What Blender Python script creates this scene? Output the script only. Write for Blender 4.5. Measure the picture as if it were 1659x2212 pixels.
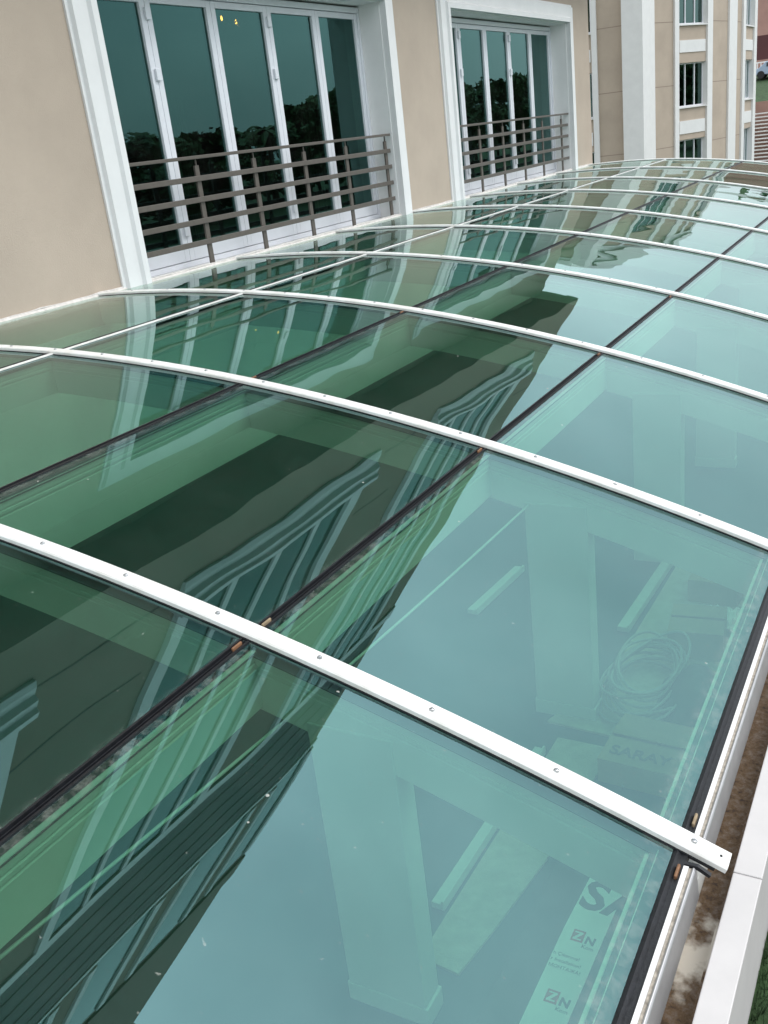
import bpy, bmesh, math, random
import numpy as np
from mathutils import Matrix, Vector

for o in list(bpy.data.objects): bpy.data.objects.remove(o)
sc = bpy.context.scene
COL = sc.collection
rnd = random.Random(7)

# ------------------------------------------------------------------ camera
# metres: x = out from the hotel wall, y = along it, z = up from the wall / glass junction
VZ, VY, CZ = (1474.69-829.5, 6408.35-1106), (2057.97-829.5, 148.06-1106), 0.9416
F = math.sqrt(-(VZ[0]*VY[0]+VZ[1]*VY[1]))
dn = Vector((VZ[0], VZ[1], F)).normalized(); Yc = Vector((VY[0], VY[1], F)).normalized()
Zc = -dn; Xc = Yc.cross(Zc)
EYE = Vector((6.0, 0.0, CZ))
right = Vector((Xc[0], Yc[0], Zc[0])); down = Vector((Xc[1], Yc[1], Zc[1])); fwd = Vector((Xc[2], Yc[2], Zc[2]))
cam = bpy.data.cameras.new('camera'); camo = bpy.data.objects.new('camera', cam); COL.objects.link(camo)
m = Matrix((( right[0], -down[0], -fwd[0], EYE[0]), (right[1], -down[1], -fwd[1], EYE[1]), (right[2], -down[2], -fwd[2], EYE[2]), (0, 0, 0, 1)))
camo.matrix_world = m
cam.sensor_fit = 'VERTICAL'; cam.sensor_height = 36; cam.sensor_width = 36; cam.lens = 36*F/2212
cam.clip_start = .05; cam.clip_end = 1500
sc.camera = camo
sc.render.resolution_x, sc.render.resolution_y = 768, 1024

def ray(u, v):      # direction through a pixel of the 1659 x 2212 picture
    c = Vector((u-829.5, v-1106, F)); return Vector((c.dot(Xc), c.dot(Yc), c.dot(Zc)))
def on_x(u, v, x): d = ray(u, v); return EYE + d*((x-EYE.x)/d.x)
def on_y(u, v, y): d = ray(u, v); return EYE + d*((y-EYE.y)/d.y)

# ------------------------------------------------------------------ sky, sun, exposure
SUN_EL, SUN_AZ = 52, 60          # sun behind cloud, over the lawn side
w = bpy.data.worlds.new('World'); sc.world = w; w.use_nodes = True
nt = w.node_tree; N = nt.nodes; Lk = nt.links; N.clear()
out = N.new('ShaderNodeOutputWorld'); bg = N.new('ShaderNodeBackground'); bg.inputs[1].default_value = .1
sky = N.new('ShaderNodeTexSky'); sky.sky_type = 'NISHITA'; sky.sun_disc = False
sky.sun_elevation = math.radians(SUN_EL); sky.sun_rotation = math.radians(SUN_AZ); sky.dust_density = 3
tc = N.new('ShaderNodeTexCoord'); mp = N.new('ShaderNodeMapping'); mp.inputs['Scale'].default_value = (1, 1, 2.2)
nz = N.new('ShaderNodeTexNoise'); nz.inputs['Scale'].default_value = 2.1; nz.inputs['Detail'].default_value = 6
cr = N.new('ShaderNodeValToRGB'); e = cr.color_ramp.elements
e[0].position = .3; e[0].color = (6.9, 7.5, 8.2, 1); e[1].position = .72; e[1].color = (10.8, 11.4, 12.0, 1)
mx = N.new('ShaderNodeMix'); mx.data_type = 'RGBA'; mx.inputs[0].default_value = .86
Lk.new(tc.outputs['Generated'], mp.inputs[0]); Lk.new(mp.outputs[0], nz.inputs[0]); Lk.new(nz.outputs[0], cr.inputs[0])
sp = N.new('ShaderNodeSeparateXYZ'); Lk.new(tc.outputs['Generated'], sp.inputs[0])
mg = N.new('ShaderNodeMapRange'); mg.inputs['From Min'].default_value = 0; mg.inputs['From Max'].default_value = 1; mg.inputs['To Min'].default_value = .85; mg.inputs['To Max'].default_value = 2.25
Lk.new(sp.outputs[2], mg.inputs['Value'])          # an overcast sky is brighter overhead than at the horizon
vm = N.new('ShaderNodeVectorMath'); vm.operation = 'SCALE'; Lk.new(cr.outputs[0], vm.inputs[0]); Lk.new(mg.outputs[0], vm.inputs['Scale'])
Lk.new(sky.outputs[0], mx.inputs[6]); Lk.new(vm.outputs[0], mx.inputs[7]); Lk.new(mx.outputs[2], bg.inputs[0]); Lk.new(bg.outputs[0], out.inputs[0])
sl = bpy.data.lights.new('sun', 'SUN'); sl.energy = 0.9; sl.angle = math.radians(25); sl.color = (1, .97, .92)
so = bpy.data.objects.new('sun', sl); COL.objects.link(so)
az = math.radians(SUN_AZ); el = math.radians(SUN_EL)
sd = Vector((math.sin(az)*math.cos(el), math.cos(az)*math.cos(el), math.sin(el)))
so.rotation_euler = sd.to_track_quat('Z', 'Y').to_euler()
sc.view_settings.view_transform = 'Standard'; sc.view_settings.look = 'None'; sc.view_settings.gamma = 1
sc.view_settings.exposure = 0.48
sc.render.engine = 'CYCLES'
sc.cycles.transparent_max_bounces = 24; sc.cycles.max_bounces = 10; sc.cycles.glossy_bounces = 5

# ------------------------------------------------------------------ materials
MATS = {}
def principled(name, col, rough=.6, metal=0, var=0, scale=8, bump=0, bscale=60, spec=.4, var_col=None):
    mt = bpy.data.materials.new(name); mt.use_nodes = True; t = mt.node_tree; n = t.nodes; b = n['Principled BSDF']
    b.inputs['Base Color'].default_value = (*col, 1); b.inputs['Roughness'].default_value = rough; b.inputs['Metallic'].default_value = metal
    b.inputs['Specular IOR Level'].default_value = spec
    g = n.new('ShaderNodeNewGeometry')
    if var or var_col:
        z = n.new('ShaderNodeTexNoise'); z.inputs['Scale'].default_value = scale; z.inputs['Detail'].default_value = 5; z.inputs['Roughness'].default_value = .62
        t.links.new(g.outputs['Position'], z.inputs['Vector'])
        r = n.new('ShaderNodeValToRGB'); r.color_ramp.elements[0].position = .32; r.color_ramp.elements[1].position = .7
        r.color_ramp.elements[0].color = (*(var_col or [c*(1-var) for c in col]), 1); r.color_ramp.elements[1].color = (*[min(1, c*(1+var*.4)) for c in col], 1)
        t.links.new(z.outputs[0], r.inputs[0]); t.links.new(r.outputs[0], b.inputs['Base Color'])
    if bump:
        z2 = n.new('ShaderNodeTexNoise'); z2.inputs['Scale'].default_value = bscale; z2.inputs['Detail'].default_value = 4
        t.links.new(g.outputs['Position'], z2.inputs['Vector'])
        bp = n.new('ShaderNodeBump'); bp.inputs['Strength'].default_value = 1; bp.inputs['Distance'].default_value = bump
        t.links.new(z2.outputs[0], bp.inputs['Height']); t.links.new(bp.outputs[0], b.inputs['Normal'])
    MATS[name] = mt; return mt

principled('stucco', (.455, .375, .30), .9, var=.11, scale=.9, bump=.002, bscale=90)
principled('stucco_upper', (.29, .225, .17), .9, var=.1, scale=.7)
principled('white_paint', (.73, .725, .71), .55, var=.05, scale=3)
principled('white_render', (.78, .77, .75), .8, var=.06, scale=2, bump=.002, bscale=70)
principled('white_pvc', (.70, .71, .74), .35, var=.03, scale=6)
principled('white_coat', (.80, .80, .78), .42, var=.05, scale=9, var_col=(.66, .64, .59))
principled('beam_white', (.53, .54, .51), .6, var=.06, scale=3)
principled('interior_white', (.72, .72, .68), .6, var=.05, scale=2)
principled('sealant_white', (.62, .58, .54), .7, var=.2, scale=25, bump=.004, bscale=40)
principled('gasket_black', (.012, .013, .016), .45, var=.5, scale=60, bump=.001, bscale=200)
principled('dirt_strip', (.42, .37, .31), .9, var=.5, scale=50)
principled('brushed_alu', (.50, .49, .49), .38, .85, var=.12, scale=12)
principled('rail_metal', (.13, .112, .095), .45, .35, var=.12, scale=20)
principled('screw_steel', (.45, .46, .47), .35, .9)
principled('copper_block', (.24, .12, .06), .6, var=.4, scale=40)
principled('wood_block', (.32, .24, .15), .7, var=.3, scale=40)
principled('slate_floor', (.018, .048, .054), .55, var=.25, scale=1.4)
principled('spacer', (.03, .045, .06), .5, var=.2, scale=30)
principled('coping_white', (.53, .505, .49), .5, var=.05, scale=8)
principled('column_white', (.46, .47, .45), .6, var=.05, scale=2)
principled('joint_soft', (.27, .215, .175), .9)
principled('carpet', (.36, .33, .26), .95, var=.2, scale=14, bump=.004, bscale=120)
principled('concrete', (.40, .38, .35), .9, var=.2, scale=5)
principled('cardboard', (.30, .22, .14), .85, var=.15, scale=9)
principled('paper_white', (.82, .82, .80), .7, var=.04, scale=20)
principled('plastic_dark', (.05, .055, .06), .5, var=.3, scale=12)
principled('ink_dark', (.035, .04, .045), .6)
principled('ink_red', (.50, .06, .05), .6)
principled('cable_white', (.27, .27, .26), .5)
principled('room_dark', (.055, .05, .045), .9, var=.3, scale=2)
principled('curtain', (.30, .32, .30), .9, var=.2, scale=3)
principled('grass', (.032, .066, .02), .9, var=.55, scale=3.5, bump=.03, bscale=25)
principled('leaf_a', (.045, .085, .028), .7, var=.4, scale=1.2)
principled('leaf_b', (.065, .105, .035), .7, var=.4, scale=1.2)
principled('bark', (.09, .07, .05), .9, var=.4, scale=9)
principled('brick_red', (.34, .205, .165), .9, var=.12, scale=1)
principled('sign_maroon', (.07, .02, .02), .5)
principled('blue_paint', (.30, .37, .46), .4)
principled('tyre', (.02, .02, .02), .8)
principled('dark_louvre', (.03, .035, .033), .7, var=.2, scale=2)
principled('joint_dark', (.11, .085, .07), .9)
principled('gutter_metal', (.40, .36, .33), .6, .2)

def rust():
    mt = MATS['gutter_metal']; t = mt.node_tree; n = t.nodes; b = n['Principled BSDF']; g = n.new('ShaderNodeNewGeometry')
    a = n.new('ShaderNodeTexNoise'); a.inputs['Scale'].default_value = 34; a.inputs['Detail'].default_value = 9; a.inputs['Roughness'].default_value = .75
    r = n.new('ShaderNodeValToRGB'); el = r.color_ramp.elements
    el[0].position = .36; el[0].color = (.03, .018, .012, 1); el[1].position = .74; el[1].color = (.26, .19, .13, 1)
    x = el.new(.48); x.color = (.105, .06, .026, 1); x = el.new(.58); x.color = (.13, .095, .07, 1)
    c = n.new('ShaderNodeTexNoise'); c.inputs['Scale'].default_value = 14; c.inputs['Detail'].default_value = 6
    sp_ = n.new('ShaderNodeSeparateXYZ'); t.links.new(g.outputs['Position'], sp_.inputs[0])      # one dried pale puddle below the bar end, ragged outline
    d1 = n.new('ShaderNodeMath'); d1.operation = 'SUBTRACT'; d1.inputs[1].default_value = 1.93; t.links.new(sp_.outputs[1], d1.inputs[0])
    d2 = n.new('ShaderNodeMath'); d2.operation = 'ABSOLUTE'; t.links.new(d1.outputs[0], d2.inputs[0])
    d3 = n.new('ShaderNodeMath'); d3.operation = 'MULTIPLY_ADD'; d3.inputs[1].default_value = -3.0; t.links.new(d2.outputs[0], d3.inputs[0]); t.links.new(c.outputs[0], d3.inputs[2])
    r2 = n.new('ShaderNodeValToRGB'); r2.color_ramp.elements[0].position = .18; r2.color_ramp.elements[1].position = .36
    mxx = n.new('ShaderNodeMix'); mxx.data_type = 'RGBA'; mxx.inputs[7].default_value = (.50, .45, .38, 1)
    for q in (a, c): t.links.new(g.outputs['Position'], q.inputs['Vector'])
    t.links.new(a.outputs[0], r.inputs[0]); t.links.new(d3.outputs[0], r2.inputs[0])
    t.links.new(r2.outputs[0], mxx.inputs[0]); t.links.new(r.outputs[0], mxx.inputs[6]); t.links.new(mxx.outputs[2], b.inputs['Base Color'])
    b.inputs['Roughness'].default_value = .75; b.inputs['Metallic'].default_value = 0
rust()

def glass(name, base_r, tint_t, tint_r, wave, wscale, ior=1.5, dust=0.0, spots=False):
    """architectural sheet glass: tinted straight-through transmission + coated reflection"""
    mt = bpy.data.materials.new(name); mt.use_nodes = True; t = mt.node_tree; n = t.nodes; n.clear(); lk = t.links.new
    o = n.new('ShaderNodeOutputMaterial'); tr = n.new('ShaderNodeBsdfTransparent'); gl = n.new('ShaderNodeBsdfGlossy'); mixs = n.new('ShaderNodeMixShader')
    tr.inputs[0].default_value = (*tint_t, 1); gl.inputs['Roughness'].default_value = 0.0
    fr = n.new('ShaderNodeFresnel'); gb = n.new('ShaderNodeNewGeometry')
    im = n.new('ShaderNodeMix'); im.data_type = 'FLOAT'; im.inputs[2].default_value = ior; im.inputs[3].default_value = 1/ior    # thin sheet: same reflectance from both sides
    lk(gb.outputs['Backfacing'], im.inputs[0]); lk(im.outputs[0], fr.inputs['IOR'])
    mr = n.new('ShaderNodeMapRange'); mr.inputs['To Min'].default_value = base_r; mr.inputs['To Max'].default_value = 1
    lk(fr.outputs[0], mr.inputs['Value']); lk(mr.outputs[0], mixs.inputs[0])
    cm = n.new('ShaderNodeMix'); cm.data_type = 'RGBA'; cm.inputs[6].default_value = (*tint_r, 1); cm.inputs[7].default_value = (.90, 1, .97, 1)
    mr2 = n.new('ShaderNodeMapRange'); mr2.inputs['From Min'].default_value = .04; mr2.inputs['From Max'].default_value = .5
    lk(fr.outputs[0], mr2.inputs['Value']); lk(mr2.outputs[0], cm.inputs[0]); lk(cm.outputs[2], gl.inputs[0])
    g = n.new('ShaderNodeNewGeometry')
    if wave:
        z = n.new('ShaderNodeTexNoise'); z.inputs['Scale'].default_value = wscale; z.inputs['Detail'].default_value = 1.5; oi = n.new('ShaderNodeObjectInfo'); om = n.new('ShaderNodeMath'); om.operation = 'MULTIPLY'; om.inputs[1].default_value = 60; lk(oi.outputs['Random'], om.inputs[0])
        va = n.new('ShaderNodeVectorMath'); va.operation = 'ADD'; lk(g.outputs['Position'], va.inputs[0]); lk(om.outputs[0], va.inputs[1]); lk(va.outputs[0], z.inputs['Vector'])
        b = n.new('ShaderNodeBump'); b.inputs['Distance'].default_value = wave; b.inputs['Strength'].default_value = 1
        lk(z.outputs[0], b.inputs['Height']); lk(b.outputs[0], gl.inputs['Normal'])
    lk(tr.outputs[0], mixs.inputs[1]); lk(gl.outputs[0], mixs.inputs[2]); last = mixs
    if dust:
        df = n.new('ShaderNodeBsdfDiffuse'); df.inputs[0].default_value = (.62, .62, .56, 1); m2 = n.new('ShaderNodeMixShader')
        z = n.new('ShaderNodeTexNoise'); z.inputs['Scale'].default_value = 3.1; z.inputs['Detail'].default_value = 8; z.inputs['Roughness'].default_value = .7
        lk(g.outputs['Position'], z.inputs['Vector'])
        r = n.new('ShaderNodeMapRange'); r.inputs['From Min'].default_value = .42; r.inputs['From Max'].default_value = .8; r.inputs['To Max'].default_value = dust*2.2; r.inputs['To Min'].default_value = dust*.25
        lk(z.outputs[0], r.inputs['Value']); fac = r.outputs[0]
        if spots:
            # grime washed along the wall junction
            sx = n.new('ShaderNodeSeparateXYZ'); lk(g.outputs['Position'], sx.inputs[0])
            wr = n.new('ShaderNodeMapRange'); wr.inputs['From Min'].default_value = .55; wr.inputs['From Max'].default_value = .0; wr.inputs['To Max'].default_value = .55
            lk(sx.outputs[0], wr.inputs['Value'])
            zn = n.new('ShaderNodeTexNoise'); zn.inputs['Scale'].default_value = 24; zn.inputs['Detail'].default_value = 8; zn.inputs['Roughness'].default_value = .8; lk(g.outputs['Position'], zn.inputs['Vector'])
            rz = n.new('ShaderNodeMapRange'); rz.inputs['From Min'].default_value = .45; rz.inputs['From Max'].default_value = .62; lk(zn.outputs[0], rz.inputs['Value'])
            mu = n.new('ShaderNodeMath'); mu.operation = 'MULTIPLY'; lk(wr.outputs[0], mu.inputs[0]); lk(rz.outputs[0], mu.inputs[1])
            ad = n.new('ShaderNodeMath'); ad.operation = 'ADD'; lk(fac, ad.inputs[0]); lk(mu.outputs[0], ad.inputs[1])
            for jx in (1.4534, 2.8495, 4.2144, 5.5454):
                sb = n.new('ShaderNodeMath'); sb.operation = 'SUBTRACT'; sb.inputs[1].default_value = jx-(.05 if jx > 5 else -.015); lk(sx.outputs[0], sb.inputs[0])
                ab = n.new('ShaderNodeMath'); ab.operation = 'ABSOLUTE'; lk(sb.outputs[0], ab.inputs[0])
                jr = n.new('ShaderNodeMapRange'); jr.inputs['From Min'].default_value = .055; jr.inputs['From Max'].default_value = .02; jr.inputs['To Max'].default_value = .11; lk(ab.outputs[0], jr.inputs['Value'])
                jm = n.new('ShaderNodeMath'); jm.operation = 'MULTIPLY_ADD'; lk(jr.outputs[0], jm.inputs[0]); lk(rz.outputs[0], jm.inputs[1]); lk(ad.outputs[0], jm.inputs[2]); ad = jm
            fz_ = n.new('ShaderNodeTexNoise'); fz_.inputs['Scale'].default_value = 55; fz_.inputs['Detail'].default_value = 3; lk(g.outputs['Position'], fz_.inputs['Vector'])
            fr_ = n.new('ShaderNodeMapRange'); fr_.inputs['From Min'].default_value = .71; fr_.inputs['From Max'].default_value = .78; fr_.inputs['To Max'].default_value = .22; lk(fz_.outputs[0], fr_.inputs['Value'])
            fa = n.new('ShaderNodeMath'); fa.operation = 'ADD'; lk(fr_.outputs[0], fa.inputs[0]); lk(ad.outputs[0], fa.inputs[1]); ad = fa
            # sparse paint flecks
            vo = n.new('ShaderNodeTexVoronoi'); vo.inputs['Scale'].default_value = 9; vo.inputs['Randomness'].default_value = 1; lk(g.outputs['Position'], vo.inputs['Vector'])
            ls = n.new('ShaderNodeMath'); ls.operation = 'LESS_THAN'; ls.inputs[1].default_value = .045; lk(vo.outputs['Distance'], ls.inputs[0])
            zc = n.new('ShaderNodeTexNoise'); zc.inputs['Scale'].default_value = 1.7; lk(g.outputs['Position'], zc.inputs['Vector'])
            gt = n.new('ShaderNodeMath'); gt.operation = 'GREATER_THAN'; gt.inputs[1].default_value = .60; lk(zc.outputs[0], gt.inputs[0])
            m3 = n.new('ShaderNodeMath'); m3.operation = 'MULTIPLY'; lk(ls.outputs[0], m3.inputs[0]); lk(gt.outputs[0], m3.inputs[1])
            m4 = n.new('ShaderNodeMath'); m4.operation = 'MULTIPLY_ADD'; m4.inputs[1].default_value = .5; m4.use_clamp = True; lk(m3.outputs[0], m4.inputs[0]); lk(ad.outputs[0], m4.inputs[2])
            fac = m4.outputs[0]
        lk(fac, m2.inputs[0]); lk(last.outputs[0], m2.inputs[1]); lk(df.outputs[0], m2.inputs[2]); last = m2
    lk(last.outputs[0], o.inputs[0]); MATS[name] = mt; return mt

glass('roof_glass', .105, (.372, .62, .49), (.50, .90, .92), .0085, .85, dust=.006, spots=True)
glass('roof_glass_under', .0, (.98, 1, .98), (.8, 1, .95), 0, 1, ior=1.12)
glass('door_glass', .045, (.27, .33, .28), (.38, .90, .86), .0006, .9, ior=1.45, dust=.004)
glass('window_glass', .10, (.10, .20, .16), (.55, .9, .85), .0006, .9)
glass('upper_glass', .02, (.10, .20, .17), (.5, .85, .8), .0006, .9, ior=1.35)

def emis(name, col, s):
    mt = bpy.data.materials.new(name); mt.use_nodes = True; t = mt.node_tree; t.nodes.clear()
    o = t.nodes.new('ShaderNodeOutputMaterial'); e_ = t.nodes.new('ShaderNodeEmission'); e_.inputs[0].default_value = (*col, 1); e_.inputs[1].default_value = s
    t.links.new(e_.outputs[0], o.inputs[0]); MATS[name] = mt
emis('bulb', (1, .36, .07), 30)

# ------------------------------------------------------------------ mesh helpers
class MB:
    def __init__(s): s.v = []; s.f = []; s.mi = []
    def add(s, vs, fs, mi=0):
        k = len(s.v); s.v += [tuple(q) for q in vs]; s.f += [[i+k for i in f] for f in fs]
        s.mi += mi if isinstance(mi, list) else [mi]*len(fs); return s
    def box(s, x0, x1, y0, y1, z0, z1):
        x0, x1 = sorted((x0, x1)); y0, y1 = sorted((y0, y1)); z0, z1 = sorted((z0, z1))
        return s.add([(x0,y0,z0),(x1,y0,z0),(x1,y1,z0),(x0,y1,z0),(x0,y0,z1),(x1,y0,z1),(x1,y1,z1),(x0,y1,z1)],
                     [(0,3,2,1),(4,5,6,7),(0,1,5,4),(1,2,6,5),(2,3,7,6),(3,0,4,7)])
    def prism_y(s, prof, y0, y1):       # closed (x,z) outline extruded along y
        n = len(prof); vs = [(x, y0, z) for x, z in prof]+[(x, y1, z) for x, z in prof]
        return s.add(vs, [list(range(n)), list(range(2*n-1, n-1, -1))]+[(i, i+n, (i+1) % n+n, (i+1) % n) for i in range(n)])
    def prism_z(s, plan, z0, z1):
        n = len(plan); vs = [(x, y, z0) for x, y in plan]+[(x, y, z1) for x, y in plan]
        return s.add(vs, [list(range(n-1, -1, -1)), list(range(n, 2*n))]+[(i, (i+1) % n, (i+1) % n+n, i+n) for i in range(n)])
    def tube(s, pts, r, n=6, closed=False):
        pts = [Vector(p) for p in pts]; k = len(pts); vs = []
        rs = r if isinstance(r, (list, tuple)) else [r]*k
        for i, p in enumerate(pts):
            a = pts[i-1] if (i or closed) else p; b = pts[(i+1) % k] if (i < k-1 or closed) else p
            t = (b-a).normalized(); u = t.orthogonal().normalized() if abs(t.z) > .9 else t.cross(Vector((0,0,1))).normalized(); w_ = t.cross(u)
            vs += [p+(u*math.cos(2*math.pi*j/n)+w_*math.sin(2*math.pi*j/n))*rs[i] for j in range(n)]
        fs = []
        for i in range(k if closed else k-1):
            i2 = (i+1) % k
            fs += [(i*n+j, i*n+(j+1) % n, i2*n+(j+1) % n, i2*n+j) for j in range(n)]
        if not closed: fs += [list(range(n-1, -1, -1)), [(k-1)*n+j for j in range(n)]]
        return s.add(vs, fs)
    def mesh(s, name):
        me = bpy.data.meshes.new(name); me.from_pydata(s.v, [], s.f); me.validate(); 
        return me
    def build(s, name, mats, parent=None, bevel=0, smooth=False, recalc=True):
        me = bpy.data.meshes.new(name); me.from_pydata(s.v, [], s.f)
        for q in (mats if isinstance(mats, (list, tuple)) else [mats]): me.materials.append(MATS[q])
        for p_, mi in zip(me.polygons, s.mi): p_.material_index = mi; p_.use_smooth = smooth
        me.update()
        if recalc:
         bm = bmesh.new(); bm.from_mesh(me); bmesh.ops.recalc_face_normals(bm, faces=bm.faces); bm.to_mesh(me); bm.free()
        return link(name, me, parent, bevel)
def link(name, me, parent=None, bevel=0):
    o = bpy.data.objects.new(name, me); COL.objects.link(o); o.parent = parent
    if bevel:
        b = o.modifiers.new('bevel', 'BEVEL'); b.width = bevel; b.segments = 2; b.limit_method = 'ANGLE'
    return o
def thing(name, label, cat, loc=(0, 0, 0), group=None):
    o = bpy.data.objects.new(name, None); COL.objects.link(o); o.location = loc; tag(o, label, cat, group); return o
def tag(o, label=None, cat=None, group=None, kind=None):
    for k, v in (('label', label), ('category', cat), ('group', group), ('kind', kind)):
        if v: o[k] = v
    return o
def adopt(o, parent):          # parent keeping world position (parents are unrotated empties)
    o.parent = parent; o.location = o.location-parent.location; return o
def bx(name, mat, parent, a, bevel=0):
    return MB().box(*a).build(name, mat, parent, bevel)

# ------------------------------------------------------------------ the vault's arc
R, X0 = 14.7621, .508
ZC = -math.sqrt(R*R-X0*X0)
def arc(x, off=0):      # point on the arc over x, pushed outwards by off
    z = ZC+math.sqrt(R*R-(x-X0)**2); nx, nzz = (x-X0)/R, (z-ZC)/R
    return (x+nx*off, z+nzz*off)
JX = [0.0, 1.4534, 2.8495, 4.2144, 5.5454]
RIBS = [2.08+1.895*i for i in range(-2, 10)]
GROUND = -3.2; FLOOR = -1.87

# ------------------------------------------------------------------ ground and terrain
g = MB()
g.add([(-300,-200,GROUND),(300,-200,GROUND),(300,400,GROUND),(-300,400,GROUND)], [(0,1,2,3)])
tag(g.build('lawn', 'grass'), 'flat green lawn around the hotel', None, kind='structure')
g = MB(); g.prism_z([(-60,70),(8,70),(8,140),(-60,140)], GROUND-.5, GROUND+.002)
v = g.v; v[4] = (-60, 70, GROUND+.1); v[5] = (8, 70, GROUND+.1); v[6] = (8, 102, 2.4); v[7] = (-60, 102, 2.4)
v[2] = (8, 140, GROUND-.5); v[3] = (-60, 140, GROUND-.5)
g.v = v
tag(g.build('grass_bank', 'grass'), 'grassy bank rising behind the far wing', None, kind='structure')
g = MB(); g.box(-80, 14.5, 102, 170, GROUND, 2.42)
tag(g.build('upper_terrace', 'concrete'), 'terrace level on top of the grassy bank', None, kind='structure')

LAWN = -1.345
g = MB(); g.box(5.726, 24, -30, 22, GROUND-.2, LAWN)
tag(g.build('lawn_terrace', 'grass'), 'raised lawn along the gutter fascia', None, kind='structure')
gr = random.Random(3); g = MB()
for k in range(7000):
    x = 5.737+gr.random()**1.5*.7; y = .6+gr.random()*3.2; h = .02+gr.random()*.05; a = gr.random()*6.28; w_ = .0025; lx, ly = gr.gauss(0, .02), gr.gauss(0, .02)
    g.add([(x-w_*math.cos(a), y-w_*math.sin(a), LAWN-.005), (x+w_*math.cos(a), y+w_*math.sin(a), LAWN-.005), (max(5.736, x+lx), y+ly, LAWN+h)], [(0, 1, 2)])
tag(g.build('grass_blades', 'grass', recalc=False), 'short grass blades beside the white fascia', 'grass', kind='stuff')

# ------------------------------------------------------------------ interior floor under the glass
tag(bx('hall_floor', 'slate_floor', None, (0.0, 5.40, -3.5, 19.2, FLOOR-.15, FLOOR)), 'dark slate floor of the hall under the glass roof', None, kind='structure')

# ------------------------------------------------------------------ the hotel building
HOT = thing('hotel_building', 'beige stucco hotel wall with white door surrounds beside the glass roof', 'building', (0, 0, 0))
D1, D2 = (6.43, 11.27), (13.12, 18.13)     # clear openings along y
HEAD = 2.45; SOF = 3.6; UX = .8; UY = 20.0; TOP = 42
for a, b in ((-14, D1[0]), (D1[1], D2[0]), (D2[1], 19.44)):
    bx('wall', 'stucco', HOT, (-.5, 0, a, b, GROUND, SOF))
for a, b in (D1, D2):
    bx('wall', 'stucco', HOT, (-.5, 0, a, b, HEAD, SOF)); bx('wall', 'stucco', HOT, (-.5, 0, a, b, GROUND, -.02))
bx('return_wall', 'stucco', HOT, (-14, -.5, 19.0, 19.44, GROUND, SOF))
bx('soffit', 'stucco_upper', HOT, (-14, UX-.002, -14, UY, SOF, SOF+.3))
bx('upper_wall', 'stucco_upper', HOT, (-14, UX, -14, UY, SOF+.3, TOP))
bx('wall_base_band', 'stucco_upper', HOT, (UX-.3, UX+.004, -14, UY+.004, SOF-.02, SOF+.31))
bx('cornice', 'white_paint', HOT, (-14.4, UX+.5, -14.4, UY+.5, TOP, TOP+.6))
# thin dark joint lines in the upper render
for zz in (4.68, 6.08):
    for a, b in ((-14, 7.05), (12.1, 13.3), (19.0, UY)):
        bx('render_joint', 'joint_dark', HOT, (UX-.01, UX+.004, a, b, zz-.02, zz+.02))
# upper bays: tall white framed windows, seen mirrored in the glass roof
def upper_window(y0, y1, z0, z1, mull):
    win = bx('upper_window', 'upper_glass', HOT, (UX+.003, UX+.02, y0, y1, z0, z1))
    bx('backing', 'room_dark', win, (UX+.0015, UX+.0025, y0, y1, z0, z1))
    for yy, w_ in [(y0-.14, .28), (y1+.14, .34)]: bx('frame_strip', 'white_paint', win, (UX-.02, UX+.09, yy-w_/2, yy+w_/2, z0, z1))
    for yy in mull: bx('mullion', 'white_paint', win, (UX, UX+.06, yy-.075, yy+.075, z0, z1-.003))
    return win
for a, b in ((7.55, 11.35), (14.2, 18.0), (.7, 4.6), (-6, -2)):
    s_ = a-7.55
    upper_window(a, b, 5.0, 13.75, [a+.95, a+1.95, a+2.95])
    bx('spandrel', 'stucco_upper', HOT, (UX, UX+.045, a, b, 8.3, 9.2))
    sill = MB().prism_y([(UX-.02, 4.45), (UX+.05, 4.45), (UX+.08, 4.55), (UX+.08, 4.68), (UX+.16, 4.74), (UX+.16, 4.86), (UX+.22, 4.90), (UX+.22, 4.995), (UX-.02, 4.995)], a-.4, b+.4)
    sill.build('window_sill', 'white_paint', HOT)
bx('string_course', 'white_paint', HOT, (UX-.02, UX+.06, -14, UY-.01, 13.78, 14.2))
bx('louvre_band', 'dark_louvre', HOT, (UX-.02, UX+.03, -13, UY-.6, 14.32, 19.6))
for k in range(4): bx('louvre_rail', 'joint_dark', HOT, (UX, UX+.045, -13, UY-.6, 15.1+k*1.15, 15.17+k*1.15))
for a, b in ((10.9, 12.95), (14.45, 16.6), (18.0, 19.7), (7.2, 9.3)):
    upper_window(a, b, 20.1, 26.5, [])
bx('string_course', 'stucco_upper', HOT, (UX-.02, UX+.10, -14, UY+.06, 27.0, 28.4))
bx('string_course', 'white_paint', HOT, (UX-.02, UX+.06, -14, UY-.01, 19.65, 19.9))

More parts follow.
